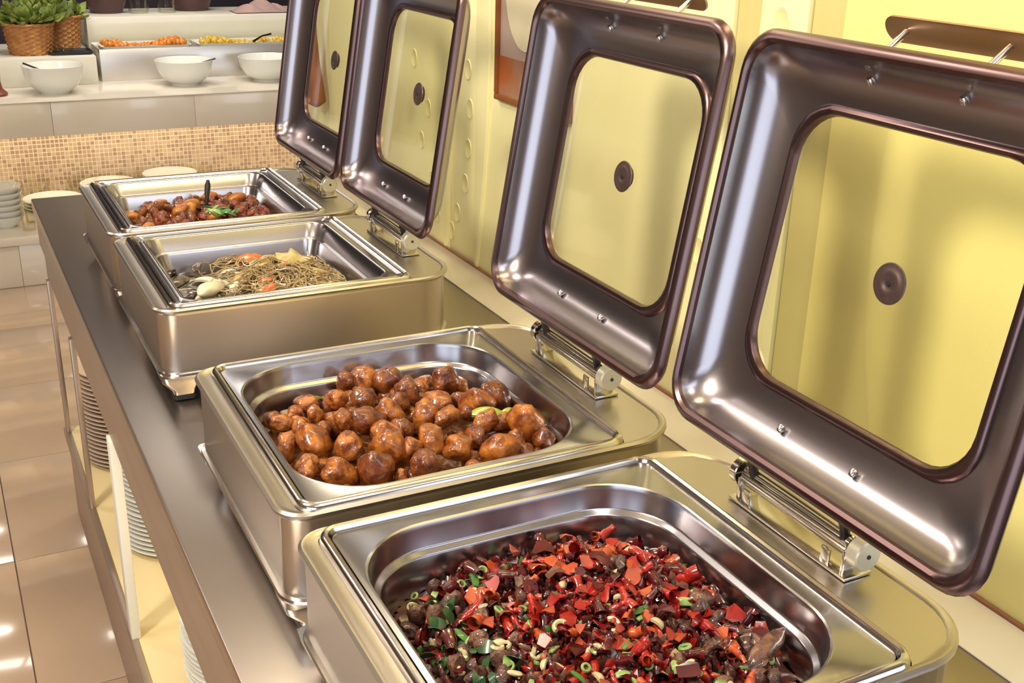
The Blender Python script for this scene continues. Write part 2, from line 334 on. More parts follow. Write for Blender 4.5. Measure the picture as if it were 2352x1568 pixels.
# stacks of plates on the lower shelf, every plate a thing
bm = bmesh.new(); lathe(bm, [(0.0, 0.004), (0.075, 0.004), (0.095, 0.007), (0.132, 0.019), (0.135, 0.0195), (0.135, 0.0225), (0.131, 0.022), (0.092, 0.011), (0.0, 0.008)], 40)
for v in bm.verts: v.co.z -= 0.004
plate_me = mesh_of('plate', bm, M['plate'])
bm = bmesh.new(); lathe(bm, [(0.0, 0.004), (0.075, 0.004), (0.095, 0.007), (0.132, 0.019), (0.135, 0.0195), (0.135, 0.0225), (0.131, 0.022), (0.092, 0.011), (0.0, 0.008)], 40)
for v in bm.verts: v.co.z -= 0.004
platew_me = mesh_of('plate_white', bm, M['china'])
for (x, y, n, me, lab) in [(0.125, 1.60, 20, platew_me, 'cream plate in the stack behind the white counter leg'),
                           (0.150, 1.04, 12, platew_me, 'cream plate in the nearest stack on the lower shelf'),
                           (0.105, 2.06, 22, plate_me, 'tan plate in the farthest stack under the counter')]:
    for k in range(n):
        put('dinner_plate', me, (x + random.uniform(-.002, .002), y + random.uniform(-.002, .002), -0.64 + k * 0.0115), (0, 0, random.uniform(0, 6)), label=lab, cat='plate', group=lab.split(' in ')[1].split(',')[0])

# ================================================================ CHAFING DISHES
Wd = 0.42; D = 0.43; LZ = 0.222; LX = 0.426; LH = 0.413; LEAN = 0.162
DY = {4: -0.228, 3: 0.225, 2: 0.886, 1: 1.333}
def lid_loop(i, n, r, ins_extra=0):
    f = i / 0.073
    y0, y1 = -D / 2 + i - 0.010 * f, D / 2 - i
    t0, t1 = i, LH - i + 0.005 * f
    return [(n, -a, b) for a, b in [(p[0], p[1]) for p in rr(y0, y1, t0, t1, r)]]
def make_chafer(i, label):
    y0 = DY[i]; cy = D / 2; big = i >= 3
    root = empty('chafing_dish', (0.25, y0 + cy, 0), label=label, cat='chafing dish', group='chafing dishes along the counter')
    def T(L): return [(x - 0.25, y - cy, z) for x, y, z in L]
    X2 = 0.502
    def out(ins, z, x2=X2): 
        return T(Z(rr(ins, x2 - ins, 0.002 + ins, D - 0.002 - ins, (max(.01, .034 - ins), max(.02, .075 - ins), max(.02, .075 - ins), max(.01, .034 - ins))), z))
    bm = bmesh.new()
    loft(bm, [out(.010, .046), out(.006, .049), out(.006, .142), out(.003, .146), out(.000, .149), out(.000, .152), out(.003, .1545), out(.007, .1540), out(.010, .1515)]
         + [T(Z(rr(.022, .420, .007, D - .007, .022), .1510))])
    link('body', bm, M['bodysteel'], root)
    bm = bmesh.new()   # rolled bead at the foot of the body
    loft(bm, [out(.008, .050), out(.001, .049), out(.000, .046), out(.002, .043), out(.012, .043)])
    link('base_bead', bm, M['polished'], root)
    bm = bmesh.new()   # raised rim of the water pan
    def b(ins, z, r=.024): return T(Z(rr(.022 + ins, .420 - ins, .007 + ins, D - .007 - ins, max(.006, r - ins)), z))
    loft(bm, [b(.000, .1505), b(.001, .1560), b(.003, .1590), b(.006, .1602), b(.009, .1590), b(.0105, .1555), b(.0115, .1500), b(.014, .1480), b(.018, .1480), b(.020, .10), b(.022, .06)])
    link('rim', bm, M['polished'], root)
    # legs
    for sx in (0, 1):
        for sy in (0, 1):
            bm = bmesh.new(); cx = 0.036 if sx == 0 else 0.440; yy = 0.032 if sy == 0 else D - 0.032
            def lp(h, z, r): return T(Z(rr(cx - h - (.01 if sx == 0 else 0) * (z > .03), cx + h, yy - h - (.006 if sy == 0 else 0) * (z > .03), yy + h, r), z))
            loft(bm, [lp(.016, .008, .006), lp(.019, .018, .007), lp(.024, .036, .009), lp(.026, .046, .010)], True, True)
            lg = link('leg', bm, M['polished'], root)
            bm = bmesh.new(); loft(bm, [lp(.014, .0, .005), lp(.017, .002, .006), lp(.017, .009, .006)], True, True)
            link('rubber_foot', bm, M['rubber'], lg)
    # hinge
    hx, hz, ya, yb = 0.462, 0.181, 0.135, 0.305
    hg = empty('hinge', (0, 0, 0)); hg.parent = root
    bm = bmesh.new(); loops = []
    for (yy, s) in ((ya + .006, .93), (ya + .008, 1), (yb - .008, 1), (yb - .006, .93)):
        L = []
        for k in range(48):
            a = 2 * PI * k / 48; r = (0.0118 if k % 4 < 2 else 0.0106) * s
            L.append((hx - .25 + r * math.cos(a), yy - cy, hz + r * math.sin(a)))
        loops.append(L)
    loft(bm, loops, True, True); link('barrel', bm, M['steel'], hg)
    bm = bmesh.new(); lathe(bm, [(0, -.010), (.0145, -.010), (.0160, -.0085), (.0160, .004), (.0145, .0055), (0, .0055)], 32, (hx - .25, ya - .004 - cy, hz), 'y')
    link('end_cap', bm, M['disc'], hg)
    bm = bmesh.new(); lathe(bm, [(0, 0.0), (.0022, 0.0), (.0022, .001), (0, .001)], 12, (hx - .25, ya - .0148 - cy, hz), 'y'); link('screw', bm, M['rubber'], hg)
    bm = bmesh.new(); lathe(bm, [(0, -.004), (.0145, -.004), (.0155, -.003), (.0155, .005), (.014, .006), (0, .006)], 32, (hx - .25, yb + .002 - cy, hz), 'y')
    link('end_cap', bm, M['polished'], hg)
    bm = bmesh.new()
    for yy in (ya + .004, yb - .008):
        bx(bm, hx - .25 - .013, hx - .25 + .013, yy - cy - .002, yy - cy + .003, .1545, hz, .001)
    bx(bm, hx - .25 - .016, hx - .25 + .018, ya - .004 - cy, yb + .004 - cy, .1520, .1555, .001)
    for yy in (ya + .022, yb - .026):
        bx(bm, hx - .25 - .0135, hx - .25 - .011, yy - cy, yy + .012 - cy, .155, .172, .0006)
    link('bracket', bm, M['polished'], hg)
    # lid, hinged open and leaning back
    lid = empty('lid', (LX - 0.25, -0.023 * 1 + (D / 2 - cy), LZ)); lid.parent = root; lid.rotation_euler = (0, LEAN, 0)
    bm = bmesh.new()
    prof = [(.006, .0100, .036), (.000, .0085, .039), (-.002, .004, .040), (.000, .000, .040), (.004, -.003, .038), (.009, -.0035, .035), (.0125, -.001, .033), (.0135, .003, .033)]
    loft(bm, [lid_loop(i_, n_, r_) for i_, n_, r_ in prof]); link('lid_rim', bm, M['lidrim'], lid)
    bm = bmesh.new()
    prof = [(.0135, .003, .033), (.0150, .011, .033), (.019, .020, .034), (.027, .029, .036), (.040, .0365, .040), (.055, .0405, .044), (.063, .0415, .046)]
    outp = [(.063, .0435, .046), (.054, .0428, .044), (.039, .0385, .042), (.0255, .031, .040), (.017, .021, .040), (.0128, .011, .040), (.0110, .0045, .040)]
    loft(bm, [lid_loop(i_, n_, r_) for i_, n_, r_ in prof + outp]); link('shell', bm, M['lid'], lid)
    bm = bmesh.new()
    loft(bm, [lid_loop(i_, n_, r_) for i_, n_, r_ in [(.062, .0418, .048), (.064, .0385, .048), (.068, .0370, .048), (.072, .0385, .048), (.0735, .0425, .048), (.0735, .0465, .048), (.062, .0465, .048)]], close=True)
    link('window_gasket', bm, M['lidrim'], lid)
    bm = bmesh.new(); loft(bm, [lid_loop(.0725, .0425, .048), lid_loop(.0725, .0455, .048)], True, True); gl = link('window_glass', bm, M['lidglass'], lid, smooth=False)
    bm = bmesh.new(); ky = 0.185 - (0.215 - 0.023); kz = 0.212
    lathe(bm, [(0, .0392), (.006, .0392), (.0068, .0386), (.0125, .0386), (.0135, .0392), (.0185, .0395), (.0195, .0405), (.0185, .0420), (.014, .0435), (.014, .0470), (0, .0470)], 40, (0, 0, 0), 'x')
    kn = link('steam_knob', bm, M['knob'], lid, loc=(0, ky - 0.002, kz))
    bm = bmesh.new(); lathe(bm, [(0, .0380), (.0025, .0380), (.0030, .0392), (0, .0392)], 14, (0, 0, 0), 'x'); link('screw', bm, M['rubber'], kn)
    for (yy, t, n) in ((.281, .036, .0355), (.178, .036, .0355), (.281, LH - .030, .0355), (.172, LH - .030, .0355)):
        bm = bmesh.new(); lathe(bm, [(0, -.0035), (.0026, -.0032), (.0038, -.001), (.0042, .001), (0.0042, .003)], 14, (0, 0, 0), 'x')
        up = -1 if t < .2 else 1
        rv = link('rivet', bm, M['polished'], lid, loc=(n - .006, yy - (0.215 - 0.0) , t)); rv.rotation_euler = (0, up * 0.75, 0)
    # lid arms down to the hinge
    bm = bmesh.new()
    for yy in (ya + .014, yb - .020):
        o_ = yy - (0.215 - 0.023) 
        tube(bm, [(.012, o_, .002), (.026, o_, -.006), (.034, o_, -.022), (.040, o_, -.040)], .005, 8)
    bx(bm, .010, .030, ya + .008 - .192, yb - .010 - .192, -.004, .010, .001)
    link('lid_arm', bm, M['dark'], lid)
    # strap handle on the outside
    hd = empty('handle', (0, 0, 0)); hd.parent = lid
    for yy in (.281, .165):
        bm = bmesh.new(); tube(bm, [(.022, yy - .215, LH - .020), (.058, yy - .215, LH + .018)], .0034, 10); link('post', bm, M['polished'], hd)
    bm = bmesh.new(); R_ = Matrix.Translation((.059, .223 - .215, LH + .019)) @ Matrix.Rotation(-0.65, 4, 'Y')
    loft(bm, [[R_ @ Vector((n_, a_, b_)) for a_, b_ in rr(-.085 - g, .085 + g, -.0135 - g, .0135 + g, .0133 + g)] for n_, g in ((-.0015, -.001), (-.001, 0), (.0015, 0), (.002, -.001))], True, True)
    link('strap', bm, M['strap'], hd)
    return root
make_chafer(4, 'steel chafing dish nearest the camera, holding the red chili dish, lid open')
make_chafer(3, 'steel chafing dish second from the front, holding brown glazed potatoes, lid open')
make_chafer(2, 'steel chafing dish third from the front, holding noodles and vegetables, lid open')
make_chafer(1, 'steel chafing dish farthest along the counter, holding the red stew, lid open')

def make_pan(i, label):
    y0 = DY[i]; big = i >= 3; bm = bmesh.new()
    def q(x0, x1, ya, yb, r, z): return [(x - .22, y - D / 2, z - .15) for x, y in rr(x0, x1, ya, yb, r, 10)]
    if big:
        def o(ins, z): return q(.040 + ins, .390 - ins, .030 + ins, .392 - ins, max(.03, .088 - ins), z)
        loops = [q(.0345, .4085, .0195, D - .0195, .012, .1520), q(.0350, .4080, .020, D - .020, .012, .1545), q(.038, .405, .023, D - .023, .012, .1550),
                 o(-.0015, .1550), o(.0, .1556), o(.002, .1545), o(.0035, .150), o(.006, .130), o(.0075, .1275), o(.0125, .1255), o(.0140, .123), o(.020, .085), o(.026, .062), o(.036, .056)]
    else:
        def o(ins, z): return q(.050 + ins, .386 - ins, .032 + ins, D - .030 - ins, max(.012, .030 - ins * .3), z)
        loops = [q(.0345, .4085, .0195, D - .0195, .012, .1520), q(.0350, .4080, .020, D - .020, .012, .1560), q(.037, .406, .022, D - .022, .012, .1575), q(.040, .403, .024, D - .024, .014, .1560), q(.043, .400, .026, D - .026, .016, .1540),
                 o(-.003, .1565), o(.0, .1560), o(.003, .153), o(.011, .132), o(.0125, .1295), o(.018, .128), o(.0195, .125), o(.030, .085), o(.036, .062), o(.045, .056)]
    loft(bm, loops, False, True)
    return tag(link('food_pan', bm, M['pan'], None, loc=(.22, y0 + D / 2, .15)), label, 'pan', 'food pans in the chafing dishes')
make_pan(4, 'steel food pan with wide flat rim full of chopped red chilies')
make_pan(3, 'steel food pan with wide flat rim full of brown glazed potatoes')
make_pan(2, 'narrow-rimmed steel food pan full of noodles and pale vegetables')
make_pan(1, 'narrow-rimmed steel food pan full of red-brown stew')

# ---------------------------------------------------------------- food beds
def zone(x, v):
    a = 'left' if x < .16 else ('middle' if x < .27 else 'right')
    b = 'front' if v < .15 else ('centre' if v < .28 else 'back')
    return {('middle', 'centre'): 'in the centre', ('middle', 'front'): 'at the front edge', ('middle', 'back'): 'at the back edge',
            ('left', 'centre'): 'on the left side', ('right', 'centre'): 'on the right side'}.get((a, b), 'in the %s %s corner' % (b, a))
def bed(i, hf, m, name, label, cat, x0, x1, ya, yb, r, nx=56, ny=56):
    """a height field filling the pan inside a rounded outline"""
    y0 = DY[i]; bm = bmesh.new(); g = {}
    def inside(x, y):
        cx = min(max(x, x0 + r), x1 - r); cyy = min(max(y, ya + r), yb - r)
        return (x - cx) ** 2 + (y - cyy) ** 2 <= r * r * 1.0001
    for a in range(nx + 1):
        for b in range(ny + 1):
            x = x0 + (x1 - x0) * a / nx; y = ya + (yb - ya) * b / ny
            if inside(x, y): g[a, b] = bm.verts.new((x - .22, y - D / 2, hf(x, y)))
    for a in range(nx):
        for b in range(ny):
            k = [(a, b), (a + 1, b), (a + 1, b + 1), (a, b + 1)]
            if all(v in g for v in k): bm.faces.new([g[v] for v in k])
    o = link(name, bm, M[m], None, loc=(.22, y0 + D / 2, 0), recalc=False)
    tag(o, label, cat, kind='stuff'); return o
def nz(x, y, s, k=0): return noise.noise(Vector((x * s, y * s, k)))

# third... the potato pan (dish 3) -----------------------------------------
bed(3, lambda x, y: .098 + .006 * nz(x, y, 30), 'gravy', 'gravy', 'dark brown gravy pooled under the glazed potatoes', 'gravy', .056, .374, .046, .376, .07)
pot_me = [mesh_of('potato', lump(s, 3, .20, 1.4, (1.06, .93, .88), .5), M['potato' if s % 3 else 'potatod']) for s in range(9)]
POT = [(0.217, 0.597, 0.017), (0.191, 0.585, 0.0126), (0.194, 0.521, 0.0162), (0.162, 0.535, 0.0121), (0.249, 0.567, 0.0197), (0.253, 0.516, 0.0165), (0.313, 0.531, 0.0183), (0.326, 0.51, 0.0112), (0.281, 0.479, 0.0135), (0.324, 0.452, 0.0203), (0.375, 0.451, 0.0206), (0.358, 0.369, 0.0208), (0.328, 0.389, 0.013), (0.123, 0.535, 0.0133), (0.101, 0.517, 0.0092), (0.078, 0.494, 0.0129), (0.121, 0.495, 0.0104), (0.093, 0.472, 0.0102), (0.097, 0.429, 0.0187), (0.066, 0.431, 0.0136), (0.149, 0.469, 0.0129), (0.176, 0.457, 0.0181), (0.132, 0.401, 0.0161), (0.211, 0.468, 0.0158), (0.247, 0.439, 0.0183), (0.271, 0.428, 0.0131), (0.185, 0.415, 0.0152), (0.207, 0.417, 0.0128), (0.228, 0.377, 0.0151), (0.173, 0.371, 0.0197), (0.198, 0.366, 0.0124), (0.137, 0.325, 0.0201), (0.1, 0.337, 0.0164), (0.073, 0.376, 0.0119), (0.069, 0.361, 0.0106), (0.197, 0.32, 0.0192), (0.247, 0.344, 0.0161), (0.279, 0.36, 0.0126), (0.29, 0.319, 0.021), (0.314, 0.302, 0.0123), (0.353, 0.321, 0.0126), (0.16, 0.304, 0.0082), (0.232, 0.493, 0.0108), (0.3, 0.429, 0.0093), (0.309, 0.466, 0.0108), (0.311, 0.397, 0.0117), (0.32, 0.335, 0.0101), (0.117, 0.458, 0.0076)]
PL = 'glazed potato piece in the second pan'
camp = Vector((-0.25384, -0.75080, 0.74162))
for k, (x, y, r) in enumerate(POT):
    p = Vector((x, y, .13)); x_, y_ = min(max(x, .075), .355), min(max(y, .275), .585)
    z = .124 + .018 * math.exp(-(((x - .21) / .12) ** 2 + ((y - .44) / .13) ** 2)) + random.uniform(-.003, .005)
    d = camp - p; p2 = p + d * ((z - .13) / d.z)
    p2.x = min(max(p2.x, .052 + r), .376 - r); p2.y = min(max(p2.y, .268 + r), .602 - r)
    s = r * 1.22
    put('potato', random.choice(pot_me), p2, rrot(), (s * random.uniform(.95, 1.2), s, s * random.uniform(.88, 1.05)), label=('large ' if r > .0165 else 'medium-sized ') + PL, cat='potato', group='glazed potatoes in the second pan')
for k in range(80):
    x, y = random.uniform(.078, .35), random.uniform(.275, .58)
    if (x < .12 or x > .31) and (y < .31 or y > .545): continue
    put('potato', random.choice(pot_me), (x, y, random.uniform(.104, .114)), rrot(), random.uniform(.014, .019), label='half-buried ' + PL, cat='potato', group='glazed potatoes in the second pan')
def strip_mesh(L, wd, th, bend, m, seed=0, n=9):
    bm = bmesh.new(); rnd = random.Random(seed); rows = []
    for i in range(n):
        t = i / (n - 1) - .5; a = t * bend; R = L / max(bend, .01)
        x, z = R * math.sin(a), R * (math.cos(a) - 1); wv = wd * (1 - .5 * abs(2 * t) ** 3)
        rows.append([(x, -wv / 2, z), (x, 0, z + th * 0.35), (x, wv / 2, z), (x, wv / 2, z - th), (x, 0, z - th * .65), (x, -wv / 2, z - th)])
    loft(bm, rows, True, True); return mesh_of('strip', bm, m)
pep = strip_mesh(.045, .016, .004, 1.1, M['pepper'])
put('pepper_slice', pep, (.318, .402, .141), (.3, .1, -.45), 1, label='pale green pepper slice on the right of the glazed potatoes', cat='pepper')
put('pepper_slice', pep, (.139, .560, .128), (-.3, .2, .5), .75, label='green pepper slice at the back left edge of the glazed potatoes', cat='pepper')
put('pepper_slice', pep, (.352, .420, .128), (.2, -.2, .2), .5, label='small green pepper slice between the potatoes at the right side', cat='pepper')

# nearest pan (dish 4): chilies, meat, garlic, scallion ---------------------
Y4 = DY[4]
def h4(x, y):   # y in local coordinates of the dish
    u = (x - .235) / .185; v = (y - .20) / .20
    return .088 + .050 * max(0, 1 - u * u) * max(0, 1 - .8 * v * v) + .010 * math.exp(-(((x - .27) / .07) ** 2 + ((y - .26) / .08) ** 2))
bed(4, lambda x, y: h4(x, y) - .012 + .006 * nz(x, y, 60), 'gravyd', 'chili_sauce', 'dark oily sauce between the chopped chilies in the nearest pan', 'sauce', .056, .374, .046, .376, .07)
def chili_mesh(L, r, bend, m, seed):
    rnd = random.Random(seed); bm = bmesh.new(); pts = []; rad = []
    n = 8
    for i in range(n):
        t = i / (n - 1); a = (t - .5) * bend
        pts.append((L * (t - .5), L * .28 * math.cos(a * 2.0) * bend * .4, rnd.uniform(-1, 1) * r * .25)); rad.append(r * (1 - .45 * t) * (1 + rnd.uniform(-.16, .16)))
    tube(bm, pts, rad, 8, False)
    # hollow cut end
    me = mesh_of('chili', bm, m); return me
chs = []
for s in range(6):
    for mm in ('chili_a', 'chili_b', 'chili_c'):
        chs.append((mm, chili_mesh(random.uniform(.011, .022), random.uniform(.0030, .0050), random.uniform(.4, 1.6), M[mm], s)))
def flake(seed, m, sz=.010):
    rnd = random.Random(seed); bm = bmesh.new(); n = 7
    top = []; 
    for k in range(n):
        a = 2 * PI * k / n; r = sz * rnd.uniform(.55, 1.1); top.append((r * math.cos(a) * 1.3, r * math.sin(a), (rnd.uniform(-.2, .2) + .9 * math.sin(a) ** 2) * sz))
    loft(bm, [[(x, y, z - .0012) for x, y, z in top], top], True, True); return mesh_of('flake', bm, m)
fl = [('chili_a', flake(1, M['chili_a'])), ('chili_a', flake(2, M['chili_a'], .008)), ('chili_c', flake(3, M['chili_c'], .009)), ('chili_b', flake(4, M['chili_b'], .011)), ('chili_b', flake(5, M['chili_b'], .008))]
def inpan4(x, y): 
    x0, x1, ya, yb, r = .066, .364, .056, .366, .07
    cx = min(max(x, x0 + r), x1 - r); cy_ = min(max(y, ya + r), yb - r)
    if x > .325 and y < .105: return False
    return (x - cx) ** 2 + (y - cy_) ** 2 <= r * r
def samp(cx, cy_, sx, sy):
    while True:
        x, y = random.gauss(cx, sx), random.gauss(cy_, sy)
        if inpan4(x, y): return x, y
cnt = {'chili_a': 0, 'chili_b': 0, 'chili_c': 0}
LAB = {'chili_a': 'bright red chili piece in the nearest pan', 'chili_b': 'dark red dried chili piece in the nearest pan', 'chili_c': 'orange-red chili piece in the nearest pan'}
for k in range(290):
    x, y = samp(.245, .215, .075, .080)
    wgt = random.random()
    mm = 'chili_b' if wgt < .38 else ('chili_a' if wgt < .80 else 'chili_c')
    if y > .27 and mm == 'chili_a' and random.random() < .5: mm = 'chili_c'
    pool = [c for c in (chs if random.random() < .50 else fl) if c[0] == mm]
    cnt[mm] += 1
    pk = random.choice(pool); fs = .62 if pk in fl else 1
    put('chili_piece', pk[1], (x, Y4 + y, h4(x, y) + random.uniform(-.005, .008)), (random.uniform(-.7, .7), random.uniform(-.7, .7), random.uniform(0, 6.3)), fs * random.uniform(1.0, 1.7),
        label=LAB[mm], cat='chili', group=mm.replace('_a', ' pieces, bright red').replace('_b', ' pieces, dark red').replace('_c', ' pieces, orange-red') + ' in the nearest pan')
# the hundreds of small fragments under and between the pieces, joined
def joined(name, picks, label, cat, mats, parent=None):
    bm = bmesh.new()
    for me, mi, mt in picks:
        b2 = bmesh.new(); b2.from_mesh(me); bmesh.ops.transform(b2, matrix=mt, verts=b2.verts)
        for f in b2.faces: f.material_index = mi
        t_ = bpy.data.meshes.new('t'); b2.to_mesh(t_); b2.free(); bm.from_mesh(t_); bpy.data.meshes.remove(t_)
    me = bpy.data.meshes.new(name); bm.to_mesh(me); bm.free()
    for m in mats: me.materials.append(m)
    for p in me.polygons: p.use_smooth = True
    me.set_sharp_from_angle(angle=math.radians(50))
    o = bpy.data.objects.new(name, me); C.objects.link(o); return tag(o, label, cat, kind='stuff')
def TRS(loc, rot, sc):
    from mathutils import Euler
    return Matrix.LocRotScale(Vector(loc), Euler(rot), Vector((sc, sc, sc)))
bits = [lump(200 + q_, 1, .4, 1.6, (1.4, .8, .5), .5) for q_ in range(4)]
bits = [mesh_of('bit', b_, M['chili_b']) for b_ in bits]
cols = ['chili_a', 'chili_b', 'chili_c', 'meatb', 'meat', 'garlic', 'herb', 'herbd']
picks = []
for k in range(2600):
    x, y = samp(.225, .20, .09, .10)
    green = max(0, 1 - abs(x - .105) / .04) * .35
    wl = [2.8 * (x > .13), 4, 1.0 * (x > .13), 3.0, 1.2, .30, .22 + green * 2, .3 + green * 5]
    mi = random.choices(range(8), wl)[0]
    base = random.choice(bits)
    picks.append((base, mi, TRS((x, Y4 + y, h4(x, y) - .008 + random.uniform(-.004, .005)), rrot(), random.uniform(.0030, .0075))))
joined('chopped_topping', picks, 'finely chopped chili, meat and herb fragments filling the nearest pan', 'food', [M[c] for c in cols])
meat_me = [mesh_of('meat', lump(20 + s, 2, .35, 1.7, (1.3, .9, .7), .25), M['meat' if s % 2 else 'meatb']) for s in range(6)]
for k in range(100):
    a = random.random()
    if a < .40: x, y = samp(.105, .20, .03, .12)
    elif a < .75: x, y = samp(.22, .08, .09, .04)
    elif a < .86: x, y = samp(.33, .10, .03, .05)
    else: x, y = samp(.19, .30, .05, .03)
    put('meat_piece', random.choice(meat_me), (x, Y4 + y, h4(x, y) + random.uniform(-.009, .002)), rrot(), random.uniform(.007, .012),
        label='browned meat chunk in the nearest pan', cat='meat', group='meat chunks in the nearest pan')
put('meat_piece', mesh_of('bone_meat', lump(55, 3, .2, 1.4, (2.0, .62, .5), .3), M['meat']), (.338, Y4 + .110, .124), (0, -.15, .35), .017, label='long pointed brown meat strip lying at the right end of the nearest pan', cat='meat')
def ring_mesh(R, r, m, arc=1.0):
    bm = bmesh.new(); n = 14; pts = [(R * math.cos(2 * PI * k / n * arc), R * math.sin(2 * PI * k / n * arc), 0) for k in range(n + (1 if arc >= 1 else 0))]
    tube(bm, pts, r, 6); return mesh_of('ring', bm, m)
sc_me = [ring_mesh(.0036, .0013, M['scallion']), ring_mesh(.0042, .0015, M['scallion'], .6), strip_mesh(.016, .007, .0015, .8, M['scallion']), strip_mesh(.02, .006, .0012, .5, M['herb'])]
gl_me = [mesh_of('garlic', lump(70, 2, .2, 1.5, (1.3, .8, .5), .5), M['garlic']), strip_mesh(.018, .007, .003, 1.6, M['garlic']), ring_mesh(.007, .0028, M['garlic'], .6)]
for k in range(60):
    a = random.random(); x, y = samp(.12, .19, .035, .12) if a < .55 else samp(.23, .14, .08, .06)
    put('scallion_slice', random.choice(sc_me), (x, Y4 + y, h4(x, y) + random.uniform(.000, .005)), (random.uniform(-.6, .6), random.uniform(-.6, .6), random.uniform(0, 6)), random.uniform(.8, 1.4),
        label='green scallion bit in the nearest pan', cat='scallion', group='scallion bits in the nearest pan')
for k in range(36):
    a = random.random(); x, y = samp(.11, .20, .035, .12) if a < .6 else samp(.23, .16, .08, .07)
    i_ = random.randrange(3)
    put('garlic_slice', gl_me[i_], (x, Y4 + y, h4(x, y) + random.uniform(.000, .006)), rrot(False), (.007 if i_ == 0 else 1) * random.uniform(.5, .95),
        label='pale garlic slice in the nearest pan', cat='garlic', group='garlic slices in the nearest pan')
leaf_b = strip_mesh(.020, .012, .0006, .9, M['herbd'])
for k in range(26):
    x, y = samp(.100, .235, .016, .05)
    put('coriander_leaf', leaf_b, (x, Y4 + y, h4(x, y) + random.uniform(.002, .008)), (random.uniform(-1, 1), random.uniform(-1, 1), random.uniform(0, 6)), random.uniform(.6, 1.1),
        label='dark green coriander leaf in the nearest pan', cat='herb', group='coriander leaves in the nearest pan')

# noodle pan (dish 2) --------------------------------------------------------
Y2 = DY[2]
def h2(x, y): return .100 + .022 * math.exp(-(((x - .25) / .09) ** 2 + ((y - .20) / .13) ** 2)) + .010 * nz(x, y, 22)
bed(2, lambda x, y: h2(x, y) - .016, 'broth', 'broth', 'dark broth under the noodles in the third pan from the front', 'broth', .074, .362, .056, .376, .02)
bm = bmesh.new()
for k in range(330):
    x, y = min(max(random.gauss(.262, .048), .14), .34), min(max(random.gauss(.20, .075), .07), .34); a = random.uniform(0, 6.3); kk = random.uniform(-1, 1) * 45; pts = []
    for i in range(12):
        pts.append((x - .22, y - D / 2, h2(x, y) + .004 + .005 * nz(x, y, 60, k * .3) + k * .00003)); a += kk * .009 + random.uniform(-.25, .25)
        x = min(max(x + .008 * math.cos(a), .13), .345); y = min(max(y + .008 * math.sin(a), .06), .35)
    tube(bm, pts, .0010, 5)
tag(link('noodles', bm, M['noodle'], None, loc=(.22, Y2 + D / 2, 0)), 'tangle of pale glass noodles in the middle of the third pan', 'noodles', kind='stuff')
aub = [strip_mesh(.05, .020, .006, b_, M['aubergine']) for b_ in (.7, 1.4, 2.0)]
for (x, y) in [(.085, .34), (.105, .31), (.09, .27), (.13, .33), (.10, .22), (.09, .16), (.12, .12), (.14, .09), (.17, .07), (.11, .08), (.15, .14), (.13, .18), (.30, .33), (.335, .27), (.34, .10), (.20, .09)]:
    put('aubergine_strip', random.choice(aub), (x, Y2 + y, h2(x, y) + .012), (random.uniform(-.5, .5), random.uniform(-.3, .3), random.uniform(0, 6)), random.uniform(.7, 1.0), label='dark aubergine strip in the third pan', cat='aubergine', group='aubergine strips in the third pan')
on = [strip_mesh(.055, .016, .005, b_, M['onion']) for b_ in (.8, 1.6, 2.2)]
for (x, y, rz) in [(.115, .20, .2), (.15, .235, -.4), (.17, .20, .9), (.16, .11, .5), (.20, .14, 1.3), (.13, .26, 2.2), (.23, .11, -.2), (.28, .12, .3), (.18, .29, .1)]:
    put('onion_wedge', random.choice(on), (x, Y2 + y, h2(x, y) + .008), (random.uniform(-.3, .3), random.uniform(-.2, .2), rz), random.uniform(.8, 1.1), label='pale curved onion slice in the third pan', cat='onion', group='onion slices in the third pan')
put('fish_piece', mesh_of('fish', lump(3, 3, .16, 1.3, (1.7, .85, .62), .2), M['onion']), (.118, Y2 + .175, .122), (.1, .1, .75), .019, label='smooth white fish piece at the left end of the third pan', cat='fish')
tm = mesh_of('tomato', lump(91, 3, .25, 1.5, (1.3, .8, .6), .7), M['tomato'])
for (x, y, s) in [(.225, .335, .018), (.245, .345, .014), (.20, .115, .018), (.225, .09, .013), (.26, .225, .010), (.215, .165, .012), (.335, .305, .010)]:
    put('tomato_wedge', tm, (x, Y2 + y, h2(x, y) + .008), rrot(False), s, label='soft red tomato chunk in the third pan', cat='tomato', group='tomato chunks in the third pan')
cb = mesh_of('cabbage', lump(35, 3, .45, 1.6, (1.3, 1.0, .45), .3), M['cabbage'])
for (x, y, s) in [(.30, .27, .030), (.325, .20, .026), (.27, .31, .022), (.23, .27, .020), (.30, .12, .018), (.19, .23, .017)]:
    put('cabbage_leaf', cb, (x, Y2 + y, h2(x, y) + .002), rrot(False), s, label='pale yellow cabbage leaf in the third pan', cat='cabbage', group='cabbage leaves in the third pan')

# stew pan (dish 1) ----------------------------------------------------------
Y1 = DY[1]
def h1(x, y): return .108 + .012 * math.exp(-(((x - .24) / .11) ** 2 + ((y - .22) / .12) ** 2)) + .006 * nz(x, y, 25, 3)
bed(1, lambda x, y: h1(x, y) - .008, 'gravyo', 'stew_gravy', 'oily red-brown gravy in the farthest pan', 'gravy', .072, .364, .054, .378, .02)
st_me = [mesh_of('stew', lump(40 + s, 2, .35, 1.6, (1.2, .9, .8), .5), M['stew' if s % 2 else 'potatod']) for s in range(5)]
for k in range(120):
    x, y = random.uniform(.085, .345), random.uniform(.07, .36)
    put('stew_meat', random.choice(st_me), (x, Y1 + y, h1(x, y) + random.uniform(-.006, .003)), rrot(), random.uniform(.010, .016), label='red-brown meat chunk in the farthest pan', cat='meat', group='stew meat chunks in the farthest pan')
orr = [mesh_of('chunk', lump(60 + s, 3, .12, 1.2, (1.35, .9, .75), .8), M['orange']) for s in range(3)]
